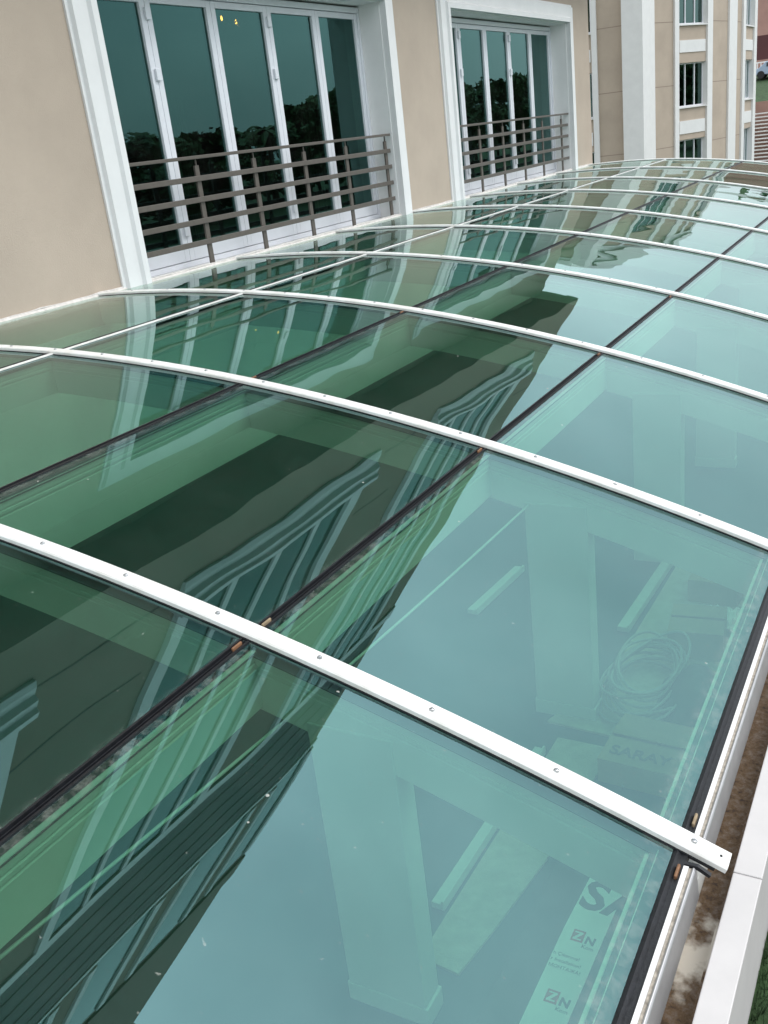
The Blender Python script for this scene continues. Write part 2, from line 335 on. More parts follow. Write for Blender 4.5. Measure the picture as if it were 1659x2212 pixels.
def surround(y0, y1):
    """moulded white casing round one opening, mitred at the head"""
    prof = [(0.0, 0), (.02, .0), (.02, .03), (.055, .045), (.055, .20), (.085, .22), (.085, .285), (0.0, .285)]   # (proud, distance out from opening) inner->outer
    prof = [(p_, .285-q) for p_, q in prof]
    b = MB(); n = len(prof); rings = []
    for p_, q in prof: rings.append([(p_, y0-q, -.02), (p_, y0-q, HEAD+q), (p_, y1+q, HEAD+q), (p_, y1+q, -.02)])
    vs = [pt for r_ in rings for pt in r_]; fs = []
    for i in range(n):
        j = (i+1) % n
        for k in range(3): fs.append((i*4+k, i*4+k+1, j*4+k+1, j*4+k))
    fs += [[i*4 for i in range(n)], [i*4+3 for i in range(n)][::-1]]
    b.add(vs, fs); b.build('door_surround', 'white_paint', HOT)
    rv = MB(); t = .012
    rv.box(-.5, .0, y0, y0+t, -.02, HEAD); rv.box(-.5, .0, y1-t, y1, -.02, HEAD); rv.box(-.5, .0, y0+t, y1-t, HEAD-t, HEAD)
    rv.build('reveal', 'white_render', HOT)
    bx('threshold', 'white_render', HOT, (-.42, .0, y0+t, y1-t, -.12, -.005))

def folding_door(y0, y1):
    xd = -.33; n = 5; pw = (y1-y0-.1)/n; zb, zt = .0, HEAD-.035
    fr = MB(); fr.box(xd-.06, xd+.055, y0+.013, y0+.06, zb, zt); fr.box(xd-.06, xd+.055, y1-.06, y1-.013, zb, zt)
    fr.box(xd-.06, xd+.055, y0+.06, y1-.06, zt-.06, zt); fr.box(xd-.06, xd+.055, y0+.06, y1-.06, -.004, .045)
    door = fr.build('folding_door', 'white_pvc', HOT, .004)
    for i in range(n):
        a = y0+.05+i*pw+.012; b = a+pw-.004; st = .07
        lf = MB(); z0, z1 = .05, zt-.065
        lf.box(xd-.03, xd+.034, a, a+st, z0, z1); lf.box(xd-.03, xd+.034, b-st, b, z0, z1)
        lf.box(xd-.03, xd+.034, a+st, b-st, z0, z0+.12); lf.box(xd-.03, xd+.034, a+st, b-st, z1-.06, z1)
        lf.build('door_leaf', 'white_pvc', door, .004)
        bx('glass_pane', 'door_glass', door, (xd-.006, xd+.006, a+st-.004, b-st+.004, z0+.116, z1-.056))
        if i in (1, 3):
            for zz in (.28, 1.65, 2.15):
                bx('hinge', 'white_pvc', door, (xd+.035, xd+.06, a-.035, a+.03, zz, zz+.10), .004)
    # dim room behind the leaves
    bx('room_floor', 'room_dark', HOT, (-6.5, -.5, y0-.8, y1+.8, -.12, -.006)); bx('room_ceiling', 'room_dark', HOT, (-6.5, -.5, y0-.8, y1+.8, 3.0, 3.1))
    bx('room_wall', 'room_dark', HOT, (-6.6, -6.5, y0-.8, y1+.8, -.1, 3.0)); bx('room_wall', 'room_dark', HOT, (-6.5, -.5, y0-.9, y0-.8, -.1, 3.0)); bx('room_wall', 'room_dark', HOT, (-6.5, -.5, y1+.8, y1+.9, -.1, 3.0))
for a, b in (D1, D2): surround(a, b); folding_door(a, b)
# wooden-white curtain panel faintly seen behind the second leaf
for a in (D1[0]+1.75, D1[1]-.55):
    cu = MB(); k = 16
    for i in range(k):
        yy = a+i*.022; cu.box(-.95-.02*math.sin(i*1.4), -.93-.02*math.sin(i*1.4), yy, yy+.0215, .05, 1.55)
    cu.build('curtain', 'curtain', HOT)
# flashing bead where the glass meets the wall
fl = MB(); fl.prism_y([(.0, .02), (.015, .016), (.032, .0), (.036, -.03), (.0, -.03)], -4, 19.4)
fl.build('flashing', 'sealant_white', HOT)
MB().tube([(.006+rnd.random()*.006, -4+i*.13, .016+rnd.random()*.008) for i in range(180)], [.005+rnd.random()*.006 for i in range(180)], 6).build('sealant_bead', 'sealant_white', HOT, smooth=True)

# balcony railings in front of the folding doors
def railing(y0, posts, y1, label):
    r_ = thing('balcony_railing', label, 'railing', (-.03, posts[0], 0), 'french balcony railings')
    xr = 0
    def part(nm, a, bev=.004): return bx(nm, 'rail_metal', r_, (a[0], a[1], a[2]-posts[0], a[3]-posts[0], a[4], a[5]), bev)
    part('handrail', (-.03, .03, y0, y1, .955, .985))
    for zz in (.22, .41, .60, .785): part('rail', (-.012, .012, y0, y1, zz-.024, zz+.024))
    for yy in posts:
        part('post', (-.034, -.013, yy-.03, yy+.03, -.005, .90)); part('post_pin', (-.026, -.016, yy-.008, yy+.008, .90, .955), 0)
        part('foot_plate', (-.06, .01, yy-.05, yy+.05, -.006, .004), 0)
railing(6.45, [6.53, 7.46, 8.37, 9.30, 10.19, 11.15], 11.22, 'bronze metal railing across the nearer, larger folding door')
railing(13.14, [13.2, 14.1, 15.02, 15.93, 16.82, 17.82], 18.1, 'bronze metal railing across the farther folding door near the corner')

# chandeliers glowing inside
def chandelier(p_, label):
    c = thing('chandelier', label, 'chandelier', p_, 'chandeliers behind the folding doors')
    MB().tube([(0,0,.05),(0,0,3.0-p_[2])], .012, 6).build('stem', 'rail_metal', c)
    for k in range(3):
        a = k*math.pi/1.5+.3; x, y = .32*math.cos(a), .32*math.sin(a)
        MB().tube([(0,0,.05),(x*.5,y*.5,-.06),(x,y,.0)], .009, 5).build('arm', 'rail_metal', c)
        b = MB()
        b.tube([(x,y,.0),(x,y,.02),(x,y,.045),(x,y,.06)], [.006,.014,.011,.003], 6).build('bulb', 'bulb', c)
def room_pt(u, v, x): return tuple(on_x(u, v, x))
chandelier(room_pt(520, 45, -2.2), 'small warm chandelier behind the third leaf of the nearer door')
chandelier(room_pt(705, 100, -2.6), 'small warm chandelier behind the last leaf of the nearer door')

# ------------------------------------------------------------------ glass roof
ROOF = thing('glass_roof', 'long curved green glass roof with white curved glazing bars', 'glass roof', (0, 0, 0))
# panes
TH = .024
def pane_mesh(xa, xb, y0, y1):
    n = 24; b = MB(); vs = []; fs = []; mi = []
    for i in range(n+1):                       # coated top sheet, its own vertices so that it shades as one smooth arc
        t_ = arc(xa+(xb-xa)*i/n, 0); vs += [(t_[0], y0, t_[1]), (t_[0], y1, t_[1])]
    for i in range(n): fs.append((i*2, i*2+2, i*2+3, i*2+1)); mi.append(0)
    k = len(vs)
    for i in range(n+1):
        x = xa+(xb-xa)*i/n; t_ = arc(x, 0); u_ = arc(x, -TH); vs += [(t_[0], y0, t_[1]), (t_[0], y1, t_[1]), (u_[0], y0, u_[1]), (u_[0], y1, u_[1])]
    for i in range(n):
        a, c = k+i*4, k+i*4+4
        fs += [(a+2, a+3, c+3, c+2), (a, a+2, c+2, c), (a+1, c+1, c+3, a+3)]; mi += [1, 1, 1]
    fs += [(k, k+1, k+3, k+2), (k+n*4, k+n*4+2, k+n*4+3, k+n*4+1)]; mi += [1, 1]
    b.add(vs, fs, mi); return b
for j in range(4):
    xa = JX[j]+(.018 if j else .03); xb = JX[j+1]-.018
    first = None
    for i in range(len(RIBS)-1):
        y0, y1 = RIBS[i]+.012, RIBS[i+1]-.012
        if first is None:
            o = pane_mesh(xa, xb, y0, y1).build('glass_pane', ['roof_glass', 'roof_glass_under'], ROOF, recalc=False)
            for p_ in o.data.polygons: p_.use_smooth = (p_.material_index == 0)
            first = o
        else:
            o = first.copy(); COL.objects.link(o); o.location = (0, RIBS[i]-RIBS[0], 0)
def arc_bar(prof, xa, xb, yc, n=44):
    """profile of (dy, offset) swept along the arc"""
    b = MB(); k = len(prof); vs = []
    for i in range(n+1):
        x = xa+(xb-xa)*i/n
        for dy, off in prof: q = arc(x, off); vs.append((q[0], yc+dy, q[1]))
    fs = [(i*k+j, i*k+(j+1) % k, (i+1)*k+(j+1) % k, (i+1)*k+j) for i in range(n) for j in range(k)]
    fs += [list(range(k))[::-1], [n*k+j for j in range(k)]]
    return b.add(vs, fs)
CW = .033
capm = None
screw = MB(); screw.tube([(0,0,-.004),(0,0,.003),(0,0,.005)], [.0085,.0085,.006], 10); screw.tube([(0,0,.004),(0,0,.0065)], .0042, 6)
screw_me = None
for i, yr in enumerate(RIBS):
    cap = arc_bar([(-CW, .004), (-CW, .017), (-CW+.005, .022), (CW-.005, .022), (CW, .017), (CW, .004)], .0, 5.655, yr).build('rib_cap', 'white_coat', ROOF)
    arc_bar([(-CW-.004, -.004), (-CW-.004, .003), (CW+.004, .003), (CW+.004, -.004)], .06, 5.63, yr).build('gasket', 'gasket_black', cap)
    if 1 <= i <= 7:
        k = 0; x = 5.564
        while x > .25:
            q = arc(x, .022)
            if screw_me is None:
                so_ = screw.build('screw', 'screw_steel', cap); screw_me = so_.data
            else: so_ = link('screw', screw_me, cap)
            so_.location = (q[0], yr+.002, q[1]); so_.rotation_euler = (0, math.asin((x-X0)/R), rnd.random()*3)
            x -= .371
    q = arc(5.632, .0222); MB().tube([(q[0], yr, q[1]-.004), (q[0], yr, q[1]+.0006)], .0042, 10).build('drill_hole', 'gasket_black', cap)
    # arched beam below
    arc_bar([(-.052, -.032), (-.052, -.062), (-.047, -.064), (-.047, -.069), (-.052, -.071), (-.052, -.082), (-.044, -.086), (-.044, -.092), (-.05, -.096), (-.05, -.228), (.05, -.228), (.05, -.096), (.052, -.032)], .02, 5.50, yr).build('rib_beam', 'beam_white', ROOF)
# dark spacer bars at the pane edges
for j in range(4):
    xa = JX[j]+(.018 if j else .03); xb = JX[j+1]-.018
    for i in range(len(RIBS)-1):
        for yc in (RIBS[i]+.042, RIBS[i+1]-.042): arc_bar([(-.022, -TH-.001), (.022, -TH-.001), (.022, -TH-.005), (-.022, -TH-.005)], xa, xb, yc, 10).build('spacer_bar', 'spacer', ROOF)
        for x, w_ in ((xa+.012, .014), (xb-.012, .014) if j < 3 else (xb-.022, .024)):
            b = MB(); pts = [arc(x-w_, -TH-.001), arc(x+w_, -TH-.001), arc(x+w_, -TH-.005), arc(x-w_, -TH-.005)]; b.prism_y(pts, RIBS[i]+.065, RIBS[i+1]-.065); b.build('spacer_bar', 'spacer', ROOF)
# joints running along the roof
for j in (1, 2, 3, 4):
    if j < 4:
        for i in range(len(RIBS)-1):
            y0, y1 = RIBS[i]+CW+.008, RIBS[i+1]-CW-.008
            b = MB()
            for dx, h, w_ in ((-.013, .004, .0085), (.0, .002, .004), (.013, .005, .0085)):
                q = arc(JX[j]+dx); b.prism_y([(q[0]-w_/2, q[1]-.02), (q[0]-w_/2, q[1]+h), (q[0]+w_/2, q[1]+h), (q[0]+w_/2, q[1]-.02)], y0, y1)
            q = arc(JX[j], -.006); b.prism_y([(q[0]-.02, q[1]-.01), (q[0]-.02, q[1]), (q[0]+.02, q[1]), (q[0]+.02, q[1]-.01)], y0, y1)
            b.build('joint_gasket', 'gasket_black', ROOF)
            if j == 1:
                q = arc(JX[j]+.033); MB().prism_y([(q[0]-.013, q[1]+.001), (q[0]-.013, q[1]+.008), (q[0]+.013, q[1]+.007), (q[0]+.013, q[1]+.001)], y0-.03, y1+.03).build('joint_strip', 'white_coat', ROOF)
    # smeared sealant patches beside the joint
    q = arc(JX[j] if j < 4 else 5.478, 0); cx, cz = q
    dz = .03
    pr = [(-.034, -dz), (.034, -dz), (.034, -.06), (.029, -.063), (.029, -.068), (.034, -.071), (.034, -.082), (.027, -.086), (.027, -.092), (.032, -.096), (.032, -.228), (-.032, -.228)]
    if j == 4: pr = [(-.018, -dz), (.012, -dz), (.012, -.24), (-.018, -.24)]
    for i in range(len(RIBS)-1):
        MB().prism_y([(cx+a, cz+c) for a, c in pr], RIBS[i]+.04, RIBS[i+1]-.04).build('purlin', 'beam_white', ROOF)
# copper and wood setting blocks peeping out of the joints next to the bars
for i, j, dy, mt in ((2, 3, -.085, 'copper_block'), (2, 3, .075, 'wood_block'), (3, 3, -.08, 'copper_block'), (3, 2, .08, 'copper_block'), (4, 3, -.09, 'copper_block'), (4, 2, -.08, 'copper_block'), (5, 3, -.09, 'copper_block'), (2, 4, -.11, 'copper_block'), (2, 4, .10, 'wood_block')):
    q = arc(JX[j]+(.006 if j == 4 else .0), .004)
    bx('setting_block', mt, ROOF, (q[0]-.004, q[0]+.004, RIBS[i]+dy-.024, RIBS[i]+dy+.024, q[1]-.012, q[1]+.006), .003)
# eave edge: gasket, sealant and aluminium cover, one length per bay
for i in range(len(RIBS)-1):
    y0, y1 = RIBS[i]+.045, RIBS[i+1]-.045
    ex, ez = arc(5.5454)
    def sec(name, mat, pts, a=y0, b=y1, bev=0): MB().prism_y([(ex+x, ez+z) for x, z in pts], a, b).build(name, mat, ROOF, bev)
    sec('edge_gasket', 'gasket_black', [(-.020, -.03), (-.020, .003), (-.008, .006), (.002, -.004), (.018, -.004), (.018, -.03)], RIBS[i]+.003, RIBS[i+1]-.003)
    y0, y1 = RIBS[i]+.034, RIBS[i+1]-.085
    sec('edge_strip', 'white_render', [(.0185, -.03), (.0185, .004), (.031, .004), (.031, -.03)], y0, y1)
    sec('edge_dirt', 'dirt_strip', [(.0315, -.03), (.0315, .0), (.039, .0), (.039, -.03)], y0, y1)
    sec('eave_cover', 'brushed_alu', [(.0395, .004), (.044, .006), (.050, .0), (.058, -.085), (.048, -.09), (.0395, -.03)], y0, y1, .002)
    sec('eave_cover_end', 'gasket_black', [(.019, .006), (.052, .008), (.085, -.012), (.08, -.02), (.05, -.004), (.019, -.008)], y1+.003, y1+.014)
# gable under the far bar
gp = [arc(5.5*k/20, -.03) for k in range(21)]
MB().prism_y([(x, z) for x, z in gp]+[(5.5, GROUND), (0, GROUND)], RIBS[-1]-.1, RIBS[-1]+.02).build('gable_wall', 'white_render', ROOF)
bx('eave_wall', 'interior_white', ROOF, (5.47, 5.575, -3.5, 19.0, GROUND, -1.02))
bx('eave_sill', 'beam_white', ROOF, (5.48, 5.55, -3.5, 19.0, -1.13, -1.03), .005)
bx('wall_lining', 'interior_white', HOT, (.0, .02, -3.5, 19.0, FLOOR, -.24))

# ------------------------------------------------------------------ gutter and its white fascia
GUT = thing('gutter', 'rust-stained metal gutter running along the glass edge', 'gutter', (0, 0, 0))
bx('gutter_floor', 'gutter_metal', GUT, (5.576, 5.70, -3.5, 19.2, -1.12, -1.09))
bx('gutter_side', 'gutter_metal', GUT, (5.648, 5.658, -3.5, 19.2, -1.09, -1.03))
FAS = thing('gutter_fascia', 'white boxed fascia coping outside the rusty gutter, above the lawn', 'coping', (0, 0, 0))
yy = 2.155-2*3
while yy < 19:
    bx('coping_panel', 'coping_white', FAS, (5.659, 5.733, yy+.0015, yy+1.9985, -1.33, -.998), .003); yy += 2.0
bx('fascia_core', 'concrete', FAS, (5.665, 5.725, -3.5, 19.2, GROUND, -1.331))

# ------------------------------------------------------------------ columns and clutter in the hall
for i, yr in enumerate(RIBS):
    nm = ['nearest', 'second', 'third', 'fourth', 'fifth', 'sixth', 'seventh', 'eighth', 'ninth', 'tenth']
    if i < 2 or i > 7: continue
    y0 = yr-.13
    c = thing('hall_column', 'white column in the hall under the %s of the white curved bars' % ('nearest' if i == 2 else nm[i-2]+' nearest'), 'column', (4.56, y0+.13, FLOOR), 'columns along the hall')
    zt = arc(4.56, -.225)[1]-FLOOR
    bx('shaft', 'column_white', c, (-.15, .15, -.056, .046, .08, zt+.06), .004)
    bx('base', 'column_white', c, (-.158, .158, -.058, .054, 0, .08), .004)

def at(z, pts): return [(x, y, z) for x, y in pts]
# carpet runner pieces
cp = MB(); cp.prism_z([(4.49, 2.38), (4.66, 2.36), (4.70, 2.6), (4.76, 3.05), (4.80, 3.9), (4.52, 3.9)], FLOOR, FLOOR+.012)
tag(cp.build('carpet', 'carpet'), 'torn beige carpet piece beside the lettered film strip', 'carpet', 'offcuts of beige carpet')
cp = MB(); cp.prism_z([(4.42, 4.02), (4.78, 4.0), (5.24, 4.0), (5.26, 6.6), (4.64, 6.6), (4.60, 4.6)], FLOOR, FLOOR+.012)
tag(cp.build('carpet', 'carpet'), 'beige carpet piece under the cable coil and cartons', 'carpet', 'offcuts of beige carpet')
# white battens
def batten(xa, ya, xb, yb, w_, label):
    o = thing('batten', label, 'batten', (xa, ya, FLOOR+.012), 'white battens lying in the hall')
    L_ = math.hypot(xb-xa, yb-ya); q = bx('board', 'column_white', o, (-w_/2, w_/2, 0, L_, 0, .03), .003); bx('edge_lip', 'column_white', o, (w_/2+.001, w_/2+.012, 0, L_, 0, .045), .002)
    o.rotation_euler = (0, 0, -math.atan2(xb-xa, yb-ya))
batten(4.445, 2.62, 4.475, 3.75, .045, 'white batten lying on the torn carpet near the lettered film')
batten(4.53, 5.05, 4.57, 6.2, .06, 'white batten lying beyond the cable coil')
batten(3.56, 5.0, 3.62, 5.7, .06, 'short white batten on the dark floor left of the columns')

# text helper
def text(name, s_, size, loc, rot, mat, parent, bold=0):
    cu = bpy.data.curves.new(name, 'FONT'); cu.body = s_; cu.size = size; cu.extrude = .0006; cu.offset = bold; cu.resolution_u = 3
    tmp = bpy.data.objects.new('tmp', cu); COL.objects.link(tmp)
    bpy.context.view_layer.update()
    me = bpy.data.meshes.new_from_object(tmp.evaluated_get(bpy.context.evaluated_depsgraph_get()))
    bpy.data.objects.remove(tmp); me.materials.clear(); me.materials.append(MATS[mat])
    o = link(name, me, parent); o.location = loc; o.rotation_euler = rot; return o
# strip of printed protective film on a board
FZ = FLOOR+.03
film = thing('film_strip', 'white printed protective film strip with large dark letters on a dark board', 'film', (5.03, 2.6, FLOOR))
bx('board', 'plastic_dark', film, (-.22, .22, -.75, .85, .0, .026), .003)
fm = MB(); fm.prism_z([(-.082, -.75), (.065, -.75), (.085, .32), (.075, .56), (-.055, .56), (-.075, .1)], .0265, .0285); fm.build('film', 'paper_white', film)
fz = .0287
text('lettering', 'SA', .22, (-.065, .235, fz), (0, 0, -.06), 'ink_dark', film, .006)
for yy in (.055, -.245):
    bx('logo', 'ink_red', film, (-.035, .012, yy, yy+.058, fz-.0006, fz+.0002))
    lg = MB(); lg.prism_z([(-.028, yy+.009), (.004, yy+.009), (.004, yy+.015), (-.015, yy+.015), (.004, yy+.042), (.004, yy+.049), (-.028, yy+.049), (-.028, yy+.043), (-.009, yy+.043), (-.028, yy+.016)], fz+.0002, fz+.0008); lg.build('logo_mark', 'paper_white', film)
    text('lettering', 'N', .05, (.018, yy+.004, fz), (0, 0, -.05), 'ink_dark', film, .002)
    text('lettering', 'Kom', .024, (.014, yy-.022, fz), (0, 0, -.05), 'ink_dark', film)
for k, s_ in enumerate(('n \u00c7\u0131kar\u0131n\u0131z!', 'r Installation!', '\u041c\u041e\u041d\u0422\u0410\u0416\u0410!')):
    text('lettering', s_, .022, (-.073, -.03-k*.030, fz), (0, 0, -.02), 'ink_dark', film)

# cartons
def carton(loc, size, rz, label, flaps=True, word=None):
    c = thing('carton', label, 'carton', loc, 'cartons in the hall'); a, b, h = size
    t_ = .006
    bd = MB(); bd.box(-a/2, a/2, -b/2, -b/2+t_, 0, h); bd.box(-a/2, a/2, b/2-t_, b/2, 0, h); bd.box(-a/2, -a/2+t_, -b/2+t_, b/2-t_, 0, h); bd.box(a/2-t_, a/2, -b/2+t_, b/2-t_, 0, h); bd.box(-a/2+t_, a/2-t_, -b/2+t_, b/2-t_, 0, t_)
    bd.build('box_body', 'cardboard', c)
    if flaps:
        f = MB(); f.add([(-a/2, -b/2, h), (a/2, -b/2, h), (a/2, -b*.02, h+.004), (-a/2, -b*.02, h+.004), (-a/2, -b/2, h+.004), (a/2, -b/2, h+.004), (a/2, -b*.02, h+.008), (-a/2, -b*.02, h+.008)], [(0,3,2,1),(4,5,6,7),(0,1,5,4),(1,2,6,5),(2,3,7,6),(3,0,4,7)]); f.build('flap', 'cardboard', c)
        f = MB(); f.add([(-a/2, b/2, h), (a/2, b/2, h), (a/2, b*.02, h+.01), (-a/2, b*.02, h+.01), (-a/2, b/2, h+.004), (a/2, b/2, h+.004), (a/2, b*.02, h+.014), (-a/2, b*.02, h+.014)], [(0,3,2,1),(4,5,6,7),(0,1,5,4),(1,2,6,5),(2,3,7,6),(3,0,4,7)]); f.build('flap', 'cardboard', c)
    if word: text('lettering', word, .095, (-a*.42, -b*.36, h+.0095), (0, 0, 0), 'ink_dark', c, .002)
    c.rotation_euler = (0, 0, rz); return c
carton((5.03, 3.82, FLOOR+.012), (.42, .40, .12), -.05, 'closed carton lettered SARAY in front of the cable coil', word='SARAY')
carton((4.98, 5.02, FLOOR+.012), (.30, .34, .16), .12, 'plain carton between the cable coil and white papers')
carton((4.97, 5.72, FLOOR+.012), (.30, .36, .14), -.06, 'farthest plain carton, with white scraps beside it')
# crumpled white papers
for k, (x, y, s_, lab) in enumerate(((5.06, 5.30, .17, 'larger crumpled white sheet between the cartons'), (4.88, 6.02, .10, 'small crumpled white scrap beyond the cartons'))):
    b = MB(); n = 9; pts = []
    for i in range(n):
        for j in range(n): pts.append((s_*(i/(n-1)-.5)*(1+.2*rnd.random()), s_*1.5*(j/(n-1)-.5)*(1+.2*rnd.random()), .01+.05*rnd.random()))
    b.add(pts, [(i*n+j, (i+1)*n+j, (i+1)*n+j+1, i*n+j+1) for i in range(n-1) for j in range(n-1)])
    o = b.build('paper', 'paper_white'); o.location = (x, y, FLOOR+.015); tag(o, lab, 'paper', 'crumpled papers on the hall floor')
    so_ = o.modifiers.new('t', 'SOLIDIFY'); so_.thickness = .001
# roll of tape
b = MB()
b.tube([(.055*math.cos(t_*math.pi/12), .055*math.sin(t_*math.pi/12), .02) for t_ in range(24)], .018, 8, True)
o = b.build('tape_roll', 'paper_white'); o.location = (5.005, 5.98, FLOOR+.012); tag(o, 'small round white tape roll beside the farthest carton', 'tape roll')
o = MB().tube([(0,0,0),(0,0,.12),(0,0,.15),(0,0,.2)], [.05,.05,.02,.02], 12).build('dark_can', 'plastic_dark'); o.location = (5.10, 6.08, FLOOR+.012); tag(o, 'small dark can behind the white tape roll', 'can')
# dark bag under the coil
b = MB(); n = 14
vs = []
for i in range(7):
    ph = i/6*math.pi/2
    for j in range(n):
        a = 2*math.pi*j/n; rr = math.cos(ph)*(1+.12*math.sin(3*a+i))
        vs.append((.19*rr*math.cos(a), .26*rr*math.sin(a), .16*math.sin(ph)))
b.add(vs, [(i*n+j, i*n+(j+1) % n, (i+1)*n+(j+1) % n, (i+1)*n+j) for i in range(6) for j in range(n)])
o = b.build('bag', 'plastic_dark', smooth=True); o.location = (5.08, 4.42, FLOOR+.012); tag(o, 'slumped dark bag beside the cable coil', 'bag')
# cable coil
coil = thing('cable_coil', 'loose coil of pale cable on the floor beside the column', 'cable', (4.83, 4.42, FLOOR+.02))
for k in range(13):
    a0 = rnd.random()*6; rx = .15+.06*rnd.random(); ry = .28+.07*rnd.random(); ox = rnd.uniform(-.03, .03); oy = rnd.uniform(-.05, .05); tl = rnd.uniform(-.25, .25)
    pts = []
    for i in range(40):
        a = 2*math.pi*i/40
        x = rx*math.cos(a); y = ry*math.sin(a); pts.append((ox+x*math.cos(tl)-y*math.sin(tl), oy+x*math.sin(tl)+y*math.cos(tl), .012+.012*k+.02*math.sin(2*a+a0)+.02))
    MB().tube(pts, .0075, 6, True).build('loop', 'cable_white', coil, smooth=True)
MB().tube([(.1, .2, .1), (.2, .1, .05), (.24, -.1, .03), (.20, -.35, .0), (.12, -.6, -.002), (.1, -.8, -.002)], .0075, 6).build('tail', 'cable_white', coil, smooth=True)

for o in list(COL.objects):       # clutter was measured for a floor slightly lower: slide it to this floor level
    if o.parent is None and o.name.split('.')[0] in ('carpet', 'batten', 'film_strip', 'carton', 'paper', 'tape_roll', 'dark_can', 'bag', 'cable_coil'):
        o.location.x = .956*o.location.x+.264; o.location.y *= .956; o.scale.x *= .956; o.scale.y *= .956

def on_z(u, v, z): d = ray(u, v); return EYE+d*((z-EYE.z)/d.z)
ca, cb_ = on_z(1188, 1048, -.72), on_z(-60, 2118, -.72)
cw_ = MB(); cw_.tube([ca.lerp(cb_, t_/12)-Vector((0, 0, .03*math.sin(t_/12*math.pi))) for t_ in range(13)], .0055, 6)
tag(cw_.build('slack_cable', 'column_white', smooth=True), 'thin pale cable strung below the nearest panes from the second column', 'cable')

# ------------------------------------------------------------------ far wing with rounded front
FAR = thing('hotel_wing', 'beige hotel wing with rounded front and white vertical strips beyond the roof', 'building', (0, 0, 0))
plan = [(-20, 43.2), (-6.05, 43.45), (-5.35, 44.3), (-4.75, 45.5), (-4.3, 46.7), (-3.62, 48.3), (-3.3, 49.8), (-3.05, 51.4), (-2.88, 53.2), (-2.8, 55.3), (-2.78, 60), (-2.9, 66)]
def hit(u, v=200):
    d = ray(u, v); best = None
    for (x0, y0), (x1, y1) in zip(plan, plan[1:]):
        ex_, ey_ = x1-x0, y1-y0; den = d.x*ey_-d.y*ex_
        if abs(den) < 1e-9: continue
        t_ = ((x0-EYE.x)*ey_-(y0-EYE.y)*ex_)/den; s_ = ((x0-EYE.x)*d.y-(y0-EYE.y)*d.x)/den
        if t_ > 0 and -.001 <= s_ <= 1.001 and (best is None or t_ < best[0]): best = (t_, x0+ex_*s_, y0+ey_*s_)
    return Vector((best[1], best[2])) if best else None
k_ = .2451; u0_ = 1252.4
def U(zx): return u0_+zx*k_
FT = 8.7; FB = GROUND
def inward(a, b):
    t_ = (b-a).normalized(); return Vector((-t_.y, t_.x))     # left of travel = into the building
def slab(name, mat, a, b, z0, z1, proud, depth, parent):
    n = inward(a, b); p0, p1 = a-n*proud, b-n*proud; q0, q1 = a+n*depth, b+n*depth
    return MB().prism_z([tuple(p0), tuple(p1), tuple(q1), tuple(q0)], z0, z1).build(name, mat, parent)
SILLS = [(-2.6, -.66), (.7, 2.49), (4.0, 7.3)]
PANELS = [(-.41, .13), (2.90, 3.38)]
def win_bay(a, b):
    lv = [FB]
    z = FB
    for s0, s1 in SILLS:
        slab('spandrel', 'stucco', a, b, z, s0, 0, .4, FAR)
        n = inward(a, b); 
        wn = slab('window', 'white_pvc', a, b, s0, s0+.06, -.1, .2, FAR)
        slab('window_frame', 'white_pvc', a, b, s1-.05, s1, -.12, .2, wn)
        slab('glass_pane', 'window_glass', a, b, s0+.06, s1-.05, -.16, .18, wn)
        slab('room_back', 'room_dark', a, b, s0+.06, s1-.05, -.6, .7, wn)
        for f_ in (.02, .35, .68, .97):
            c = a.lerp(b, f_); t_ = (b-a).normalized()*.025; slab('mullion', 'white_pvc', c-t_, c+t_, s0+.06, s1-.05, -.12, .17, wn)
        slab('sill', 'white_paint', a, b, s0-.05, s0-.001, .08, .1, wn)
        z = s1
    slab('spandrel', 'stucco', a, b, z, FT, 0, .4, FAR)
    for z0, z1 in PANELS:
        slab('white_panel', 'white_paint', a.lerp(b, .06), a.lerp(b, .97), z0, z1, .03, .0, FAR)
def strip(a, b, proud=.09): slab('white_strip', 'white_paint', a, b, FB, FT-.2, proud, .4, FAR)
def wall(a, b):
    n = max(1, int((b-a).length/1.2)); slab('wall', 'stucco', a, b, FB, FT, 0, .4, FAR)
    for zz in (4.11, 1.62, -.87, 6.6): slab('render_joint', 'joint_soft', a, b, zz-.014, zz+.014, .003, .0, FAR)
P = {z: hit(U(z)) for z in (60, 118, 165, 398, 655, 826, 862, 1108, 1152, 1295, 1362, 1415, 1438, 1512, 1534)}
A0 = Vector((-20, 43.2)); 
wl = P[118]-Vector((1.9, .03))
wall(A0, wl-Vector((.12, 0))); strip(wl-Vector((.12, 0)), wl); win_bay(wl, P[118]); strip(P[118], P[165]); wall(P[165], P[398])
# corner pilaster with two faces
pl0 = P[398]; pc = hit(U(560), 200); pr1 = P[655]
fc = on_y(U(560), 200, pl0.y-.35)
MB().prism_z([(pl0.x, pl0.y-.35), (fc.x, fc.y), (pr1.x+.05, pr1.y), (pr1.x-.6, pr1.y+.6), (pl0.x, pl0.y+.5)], FB, FT).build('corner_pilaster', 'white_paint', FAR)
wall(P[655], P[826]); strip(P[826], P[862]); win_bay(P[862], P[1108]); strip(P[1108], P[1152]); wall(P[1152], P[1295]); strip(P[1295], P[1362]); wall(P[1362], P[1415]); strip(P[1415], P[1438]); win_bay(P[1438], P[1512]); strip(P[1512], P[1534])
E1 = P[1534]; wall(E1, Vector((-5.5, 61))); wall(Vector((-5.5, 61)), Vector((-14, 61.2)))
poly = [A0]+[P[z] for z in (118, 398, 655, 826, 862, 1108, 1152, 1295, 1362, 1415, 1438, 1512, 1534)]+[Vector((-5.5, 61)), Vector((-20, 61.2))]
cen = Vector((-11, 52))
